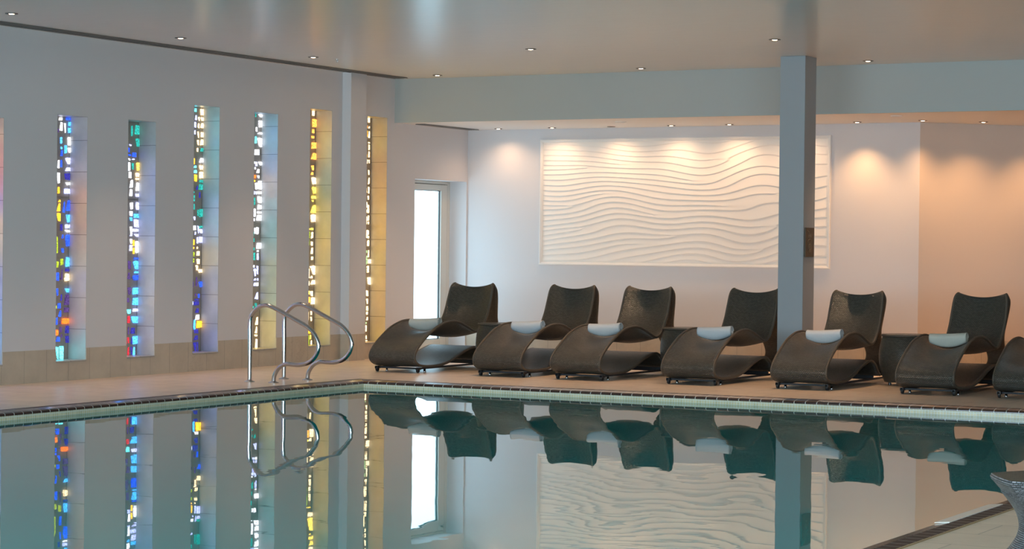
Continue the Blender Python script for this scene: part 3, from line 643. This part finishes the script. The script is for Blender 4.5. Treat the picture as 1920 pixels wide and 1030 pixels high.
# ------------------------------------------------------------------ rolled towels
def make_towel(col, seed, length=0.35):
    rnd = random.Random(seed)
    prof = []
    turns = 3.1; n = 110; R = 0.049
    for i in range(n + 1):
        a = i / n; th_ = a * turns * 2 * PI
        r_ = R * (0.16 + 0.84 * (a * turns) / turns)
        prof.append((th_, r_))
    t2 = 0.0062
    def ringpts(x, ph):
        out = []
        zc = -0.028 * (1 - (x / (length / 2)) ** 2) + 0.0
        for side in (1, -1):
            seq = prof if side == 1 else prof[::-1]
            for th_, r_ in seq:
                rr = r_ + side * t2 * 0.5
                wob = 1 + 0.03 * math.sin(3 * th_ + ph)
                yy, zz = rr * math.cos(-th_ + 0.6) * 1.06 * wob, rr * math.sin(-th_ + 0.6)
                u2 = 1 - (x / (length / 2)) ** 2
                out.append((x, yy, zz * (1 + 0.85 * u2) - 0.006 * u2 if zz < 0 else zz - 0.006 * u2))
        return out
    bm = bmesh.new(); rings = []; nx = 22
    for k in range(nx + 1):
        x_ = -length / 2 + length * k / nx
        rings.append([bm.verts.new(p_) for p_ in ringpts(x_, seed)])
    m_ = len(rings[0])
    for a, b in zip(rings, rings[1:]):
        for i in range(m_): bm.faces.new((a[i], a[(i + 1) % m_], b[(i + 1) % m_], b[i]))
    half = m_ // 2
    for rg in (rings[0], rings[-1]):
        for i in range(half - 1):
            bm.faces.new((rg[i], rg[i + 1], rg[m_ - 2 - i], rg[m_ - 1 - i]))
    return bm
tl = ['rolled pale grey towel on the lounger at the left end of the row', 'rolled blue-white towel on the second lounger from the left',
      'rolled white towel on the third lounger from the left', 'rolled white towel on the lounger left of the column',
      'rolled white towel on the lounger just right of the column', 'rolled cream towel on the rightmost lounger with a towel']
tcol = [(0.56, 0.57, 0.52), (0.58, 0.63, 0.67), (0.60, 0.64, 0.66), (0.60, 0.65, 0.68), (0.64, 0.66, 0.68), (0.60, 0.60, 0.53)]
for i in range(6):
    tm = simple('towel cotton %d' % i, tcol[i], 0.95, noise=0.04, nscale=60, bump=0.9, bscale=420, spec=0.1)
    t_ = obj('rolled_towel', make_towel(None, i + 3), tm, smooth=True)
    a_ = 0.045 if i == 0 else 0.03
    t_.location = (centers[i][0] + a_, Y0 + 0.585 + (i % 3) * 0.01, 0.500); t_.rotation_euler = (0, -0.05, (0.02, -0.03, 0.0, 0.03, -0.01, 0.02)[i])
    tag(t_, tl[i], 'towel', 'rolled towels on the loungers')

# ------------------------------------------------------------------ woven drum tables and stool
def revolve_uv(bm, prof, n=56, shape=None, capr=True):
    uvl = bm.loops.layers.uv.get('UVMap') or bm.loops.layers.uv.new('UVMap')
    rings = []; s = 0; S = []
    for k, (r_, z_) in enumerate(prof):
        if k: s += math.hypot(r_ - prof[k - 1][0], z_ - prof[k - 1][1])
        S.append(s)
        ring = []
        for i in range(n):
            a = 2 * PI * i / n; f = shape(a, z_) if shape else 1
            ring.append(bm.verts.new((r_ * f * math.cos(a), r_ * f * math.sin(a), z_)))
        rings.append(ring)
    R0 = max(p_[0] for p_ in prof)
    for k in range(len(prof) - 1):
        for i in range(n):
            f = bm.faces.new((rings[k][i], rings[k][(i + 1) % n], rings[k + 1][(i + 1) % n], rings[k + 1][i])); f.smooth = True
            for l, (a, b) in zip(f.loops, ((k, i), (k, i + 1), (k + 1, i + 1), (k + 1, i))):
                l[uvl].uv = (b * 2 * PI * R0 / n, S[a])
    return rings
def drum_table(loc, label):
    t_ = thing('drum_table', label, 'side table', loc, group='woven drum tables between the loungers')
    P = catmull([(0.205, 0.03), (0.228, 0.09), (0.252, 0.18), (0.262, 0.27), (0.256, 0.36), (0.238, 0.44), (0.226, 0.475), (0.224, 0.484)], 4)
    bm = bmesh.new(); revolve_uv(bm, [tuple(p_) for p_ in P]); obj('woven_side', bm, M['wicker'], t_)
    bm = bmesh.new(); rg = revolve_uv(bm, [(0.232, 0.476), (0.235, 0.484), (0.230, 0.492), (0.215, 0.494), (0.11, 0.494), (0.01, 0.494)])
    bm.faces.new(rg[-1]); bm.faces.new(rg[0][::-1]); obj('woven_top', bm, M['wicker'], t_)
    bm = bmesh.new(); tube(bm, [(0.232 * math.cos(2 * PI * i / 48), 0.232 * math.sin(2 * PI * i / 48), 0.484) for i in range(49)], 0.011, 8, caps=False); obj('rim', bm, M['binding'], t_, smooth=True)
    for k in range(4):
        a = PI / 4 + k * PI / 2
        bm = bmesh.new(); lathe(bm, [(0.014, 0), (0.016, 0.004), (0.013, 0.034)], (0.17 * math.cos(a), 0.17 * math.sin(a)), 12); obj('foot', bm, M['black'], t_)
    bm = bmesh.new(); lathe(bm, [(0.2, 0.03), (0.2, 0.034)], (0, 0), 32); obj('base_plate', bm, M['black'], t_)
    return t_
drum_table((-11.415, 20.66, 0), 'low woven drum table between the first and second loungers from the left')
drum_table((-9.350, 20.86, 0), 'low woven drum table between the third and fourth loungers, left of the column')
drum_table((-6.985, 20.82, 0), 'low woven drum table between the two loungers right of the column')

def hexf(a, z_):
    # rounded hexagon, corners softer towards the waist
    k = 6; w_ = PI / k
    b = (a % (2 * w_)) - w_
    f = math.cos(w_) / math.cos(b)
    soft = 0.75 if z_ > 0.40 else 0.35
    return 1 - soft * (1 - f)
st = thing('wicker_stool', 'waisted woven stool on the deck at the bottom right corner', 'stool', (-2.095, 8.14, 0), PI)
P = catmull([(0.262, 0.02), (0.27, 0.06), (0.268, 0.12), (0.255, 0.165), (0.222, 0.205), (0.198, 0.245), (0.192, 0.285), (0.206, 0.33), (0.240, 0.375), (0.278, 0.415), (0.298, 0.435)], 4)
bm = bmesh.new(); revolve_uv(bm, [tuple(p_) for p_ in P], 72, hexf); obj('woven_body', bm, M['wicker_stool'], st)
def top_bm():
    bm = bmesh.new(); uvl = bm.loops.layers.uv.new('UVMap')
    prof = [(0.298, 0.433), (0.304, 0.445), (0.298, 0.456), (0.27, 0.458), (0.15, 0.455), (0.01, 0.454)]
    rg = []
    for r_, z_ in prof: rg.append([bm.verts.new((r_ * hexf(2 * PI * i / 72, 0.45) * math.cos(2 * PI * i / 72), r_ * hexf(2 * PI * i / 72, 0.45) * math.sin(2 * PI * i / 72), z_)) for i in range(72)])
    for a, b in zip(rg, rg[1:]):
        for i in range(72): bm.faces.new((a[i], a[(i + 1) % 72], b[(i + 1) % 72], b[i]))
    bm.faces.new(rg[-1]); bm.faces.new(rg[0][::-1])
    for k_, f in enumerate(bm.faces):
        rim = min(math.hypot(l.vert.co.x, l.vert.co.y) for l in f.loops) > 0.225 and k_ < 144
        f.material_index = 1 if rim else 0
        for l in f.loops:
            if rim: l[uvl].uv = (math.atan2(l.vert.co.y, l.vert.co.x) % (2 * PI) * 0.298, l.vert.co.z)
            else: l[uvl].uv = (l.vert.co.x * 0.8 + l.vert.co.y * 0.6, -l.vert.co.x * 0.6 + l.vert.co.y * 0.8)
    return bm
obj('woven_top', top_bm(), [wicker_mat('brown woven top', (0.075, 0.062, 0.046), (0.16, 0.135, 0.10), 0.024, 0.010), M['wicker_stool']], st)
bm = bmesh.new(); lathe(bm, [(0.25, 0.0), (0.25, 0.022)], (0, 0), 36); obj('base_ring', bm, M['black'], st)
st.scale = (1, 1, 1.045)

# ------------------------------------------------------------------ lights
WARM = (1.0, 0.60, 0.33)
def downlight(x_, y_, z_, label, group, power, lit=True, size=0.055, spot=2.0, blend=1.0, tilt=(0, 0), col=WARM):
    t_ = thing('downlight', label, 'downlight', (x_, y_, z_), group=group)
    bm = bmesh.new()
    lathe(bm, [(size, 0.0), (size, -0.004), (size * 0.9, -0.007), (size * 0.48, -0.006), (size * 0.44, 0.0)], (0, 0), 28, cap0=False, cap1=False)
    obj('trim_ring', bm, M['ring'], t_, smooth=True)
    bm = bmesh.new(); lathe(bm, [(size * 0.47, -0.005), (size * 0.36, -0.0075), (size * 0.12, -0.009)], (0, 0), 20, cap0=False); obj('lens', bm, M['lamp'] if lit else M['lamp_off'], t_, smooth=True)
    if power:
        L = bpy.data.lights.new('bulb', 'SPOT'); L.energy = power; L.color = col; L.spot_size = spot; L.spot_blend = blend; L.shadow_soft_size = 0.03
        lo = bpy.data.objects.new('bulb', L); COL.objects.link(lo); lo.parent = t_; lo.location = (0, 0, -0.02); lo.rotation_euler = (tilt[0], tilt[1], 0)
    return t_
MAIN_P = 190; BAY_P = 21
gA, gB = 'downlights in the main ceiling', 'downlights in the bay soffit'
for x_, y_, lb in ((-12.868, 14.60, 'recessed downlight at the far left of the main ceiling, nearest the left edge'),
                   (-12.872, 16.97, 'recessed downlight near the left wall, above the third stained glass slot'),
                   (-12.876, 19.23, 'recessed downlight near the left wall, third along from the left edge'),
                   (-12.888, 21.78, 'recessed downlight by the left end of the bulkhead'),
                   (-10.33, 19.25, 'recessed downlight alone in the middle of the main ceiling'),
                   (-10.31, 21.74, 'recessed downlight close to the bulkhead, midway to the column'),
                   (-7.75, 19.22, 'recessed downlight just left of the column top'),
                   (-7.735, 21.73, 'recessed downlight close to the bulkhead, right of the column')):
    downlight(x_, y_, H, lb, gA, MAIN_P * (0.5 if x_ < -12 else 1), spot=1.15)
for x_, y_, lb, lit in ((-13.098, 23.60, 'soffit downlight at the left end, above the door corner', True),
                   (-12.361, 23.60, 'soffit downlight above the left end of the relief panel', True),
                   (-11.572, 23.60, 'dark-lensed soffit downlight beside the pale ring above the relief panel', False),
                   (-10.795, 23.60, 'soffit downlight above the middle of the relief panel', True),
                   (-10.062, 23.60, 'soffit downlight above the right half of the relief panel', True),
                   (-9.29, 23.60, 'soffit downlight hidden behind the column', True),
                   (-8.519, 23.60, 'soffit downlight just right of the column', True),
                   (-7.734, 23.52, 'soffit downlight at the corner where the walls meet', True),
                   (-7.20, 24.00, 'soffit downlight right of the wall corner, along the angled wall', True),
                   (-6.64, 24.62, 'soffit downlight beyond the right edge over the angled wall', True)):
    downlight(x_, y_, HB, lb, gB, BAY_P * (1.0 if x_ < -8.6 else 2.9), lit, size=0.05, tilt=(0.0, 0) if x_ < -7.5 else (0.0, -0.08), spot=2.55 if x_ < -8.6 else (1.8 if x_ < -8 else 2.15), col=WARM if x_ < -8.6 else (1.0, 0.52, 0.21))
for x_, y_ in ((-5.5, 22.9), (-4.3, 23.4), (-5.3, 24.6), (-4.4, 25.6), (-3.2, 24.4)):  # added unseen lamps that warm the angled wall and right-hand loungers
    downlight(x_, y_, HB, 'added warm fill lamp in the soffit, past the right edge', 'added warm fill lamps deep in the bay', 14, True, size=0.05, spot=2.4, col=(1.0, 0.44, 0.16))
for nm, x_, y_, lb in (('ceiling_disc', -11.041, 22.76, 'pale ringed disc in the soffit above the relief panel'), ('ceiling_disc', -7.736, 22.65, 'plain flush disc in the soffit right of the column')):
    t_ = thing(nm, lb, 'ceiling fitting', (x_, y_, HB))
    bm = bmesh.new(); lathe(bm, [(0.065, 0), (0.065, -0.006), (0.055, -0.010), (0.05, -0.008)], (0, 0), 28, cap0=False, cap1=False); obj('ring', bm, M['white_paint'], t_, smooth=True)
    bm = bmesh.new(); lathe(bm, [(0.051, -0.006), (0.03, -0.008), (0.01, -0.009)], (0, 0), 24, cap0=False); obj('cover', bm, M['plaster_soffit'], t_, smooth=True)
hk = thing('ceiling_hook', 'tiny metal hook in the ceiling beside the third left-hand downlight', 'hook', (-12.80, 19.56, H))
bm = bmesh.new(); lathe(bm, [(0.018, 0), (0.018, -0.003), (0.004, -0.005)], (0, 0), 14, cap0=False); obj('plate', bm, M['steel'], hk)
bm = bmesh.new(); tube(bm, [(0.0 + 0.012 * math.sin(a), 0, -0.006 - 0.012 + 0.012 * math.cos(a)) for a in [i * 0.42 for i in range(12)]], 0.003, 6); obj('loop', bm, M['steel'], hk)

# slot diffusers
def diffuser(x0, x1, y0_, y1_, z_, label):
    t_ = thing('slot_diffuser', label, 'air vent', ((x0 + x1) / 2, (y0_ + y1_) / 2, z_))
    w2, l2 = (x1 - x0) / 2, (y1_ - y0_) / 2
    obj('tray', B((-w2, -l2, -0.0035, w2, l2, -0.0005)), M['slot'], t_)
    bm = bmesh.new()
    k = 4
    for i in range(k + 1):
        xx = -w2 + 2 * w2 * i / k; box(bm, xx - 0.006, -l2, -0.009, xx + 0.006, l2, -0.003)
    n_ = int(2 * l2 / 1.5)
    for i in range(n_ + 1):
        yy = -l2 + 2 * l2 * i / max(n_, 1); box(bm, -w2, yy - 0.006, -0.009, w2, yy + 0.006, -0.003)
    obj('slats', bm, M['slat'], t_)
diffuser(-13.585, -13.41, 8.0, 21.98, H, 'long dark slot diffuser in the main ceiling along the left wall')
diffuser(-13.555, -13.43, 22.42, 23.70, HB, 'short slot diffuser in the bay soffit above the door')

# ------------------------------------------------------------------ daylight, camera, view
w = bpy.data.worlds.new('daylight'); scene.world = w; w.use_nodes = True
bg = w.node_tree.nodes['Background']; bg.inputs[0].default_value = (0.64, 0.86, 1.0, 1); bg.inputs[1].default_value = 16.0

f_px = 4162.4; yaw, pitch, roll = 0.4998, -0.0122, 0.0108
F = Vector((-math.sin(yaw) * math.cos(pitch), math.cos(yaw) * math.cos(pitch), math.sin(pitch)))
R0 = Vector((math.cos(yaw), math.sin(yaw), 0)); U0 = R0.cross(F)
Rv = math.cos(roll) * R0 + math.sin(roll) * U0; Uv = -math.sin(roll) * R0 + math.cos(roll) * U0
cd = bpy.data.cameras.new('camera'); cam = bpy.data.objects.new('camera', cd); COL.objects.link(cam)
mt = Matrix((Rv, Uv, -F)).transposed().to_4x4(); mt.translation = (0, 0, 1.3); cam.matrix_world = mt
cd.sensor_fit = 'HORIZONTAL'; cd.sensor_width = 36; cd.lens = f_px / 1920 * 36; cd.clip_start = 0.1; cd.clip_end = 200
scene.camera = cam
vs = scene.view_settings
vs.view_transform = 'Standard'; vs.look = 'None'; vs.exposure = 0.0; vs.gamma = 1.0; vs.use_curve_mapping = False
scene.cycles.max_bounces = 10; scene.cycles.diffuse_bounces = 5; scene.cycles.glossy_bounces = 6; scene.cycles.transparent_max_bounces = 12
scene.cycles.sample_clamp_indirect = 6.0; scene.cycles.caustics_reflective = False; scene.cycles.caustics_refractive = False
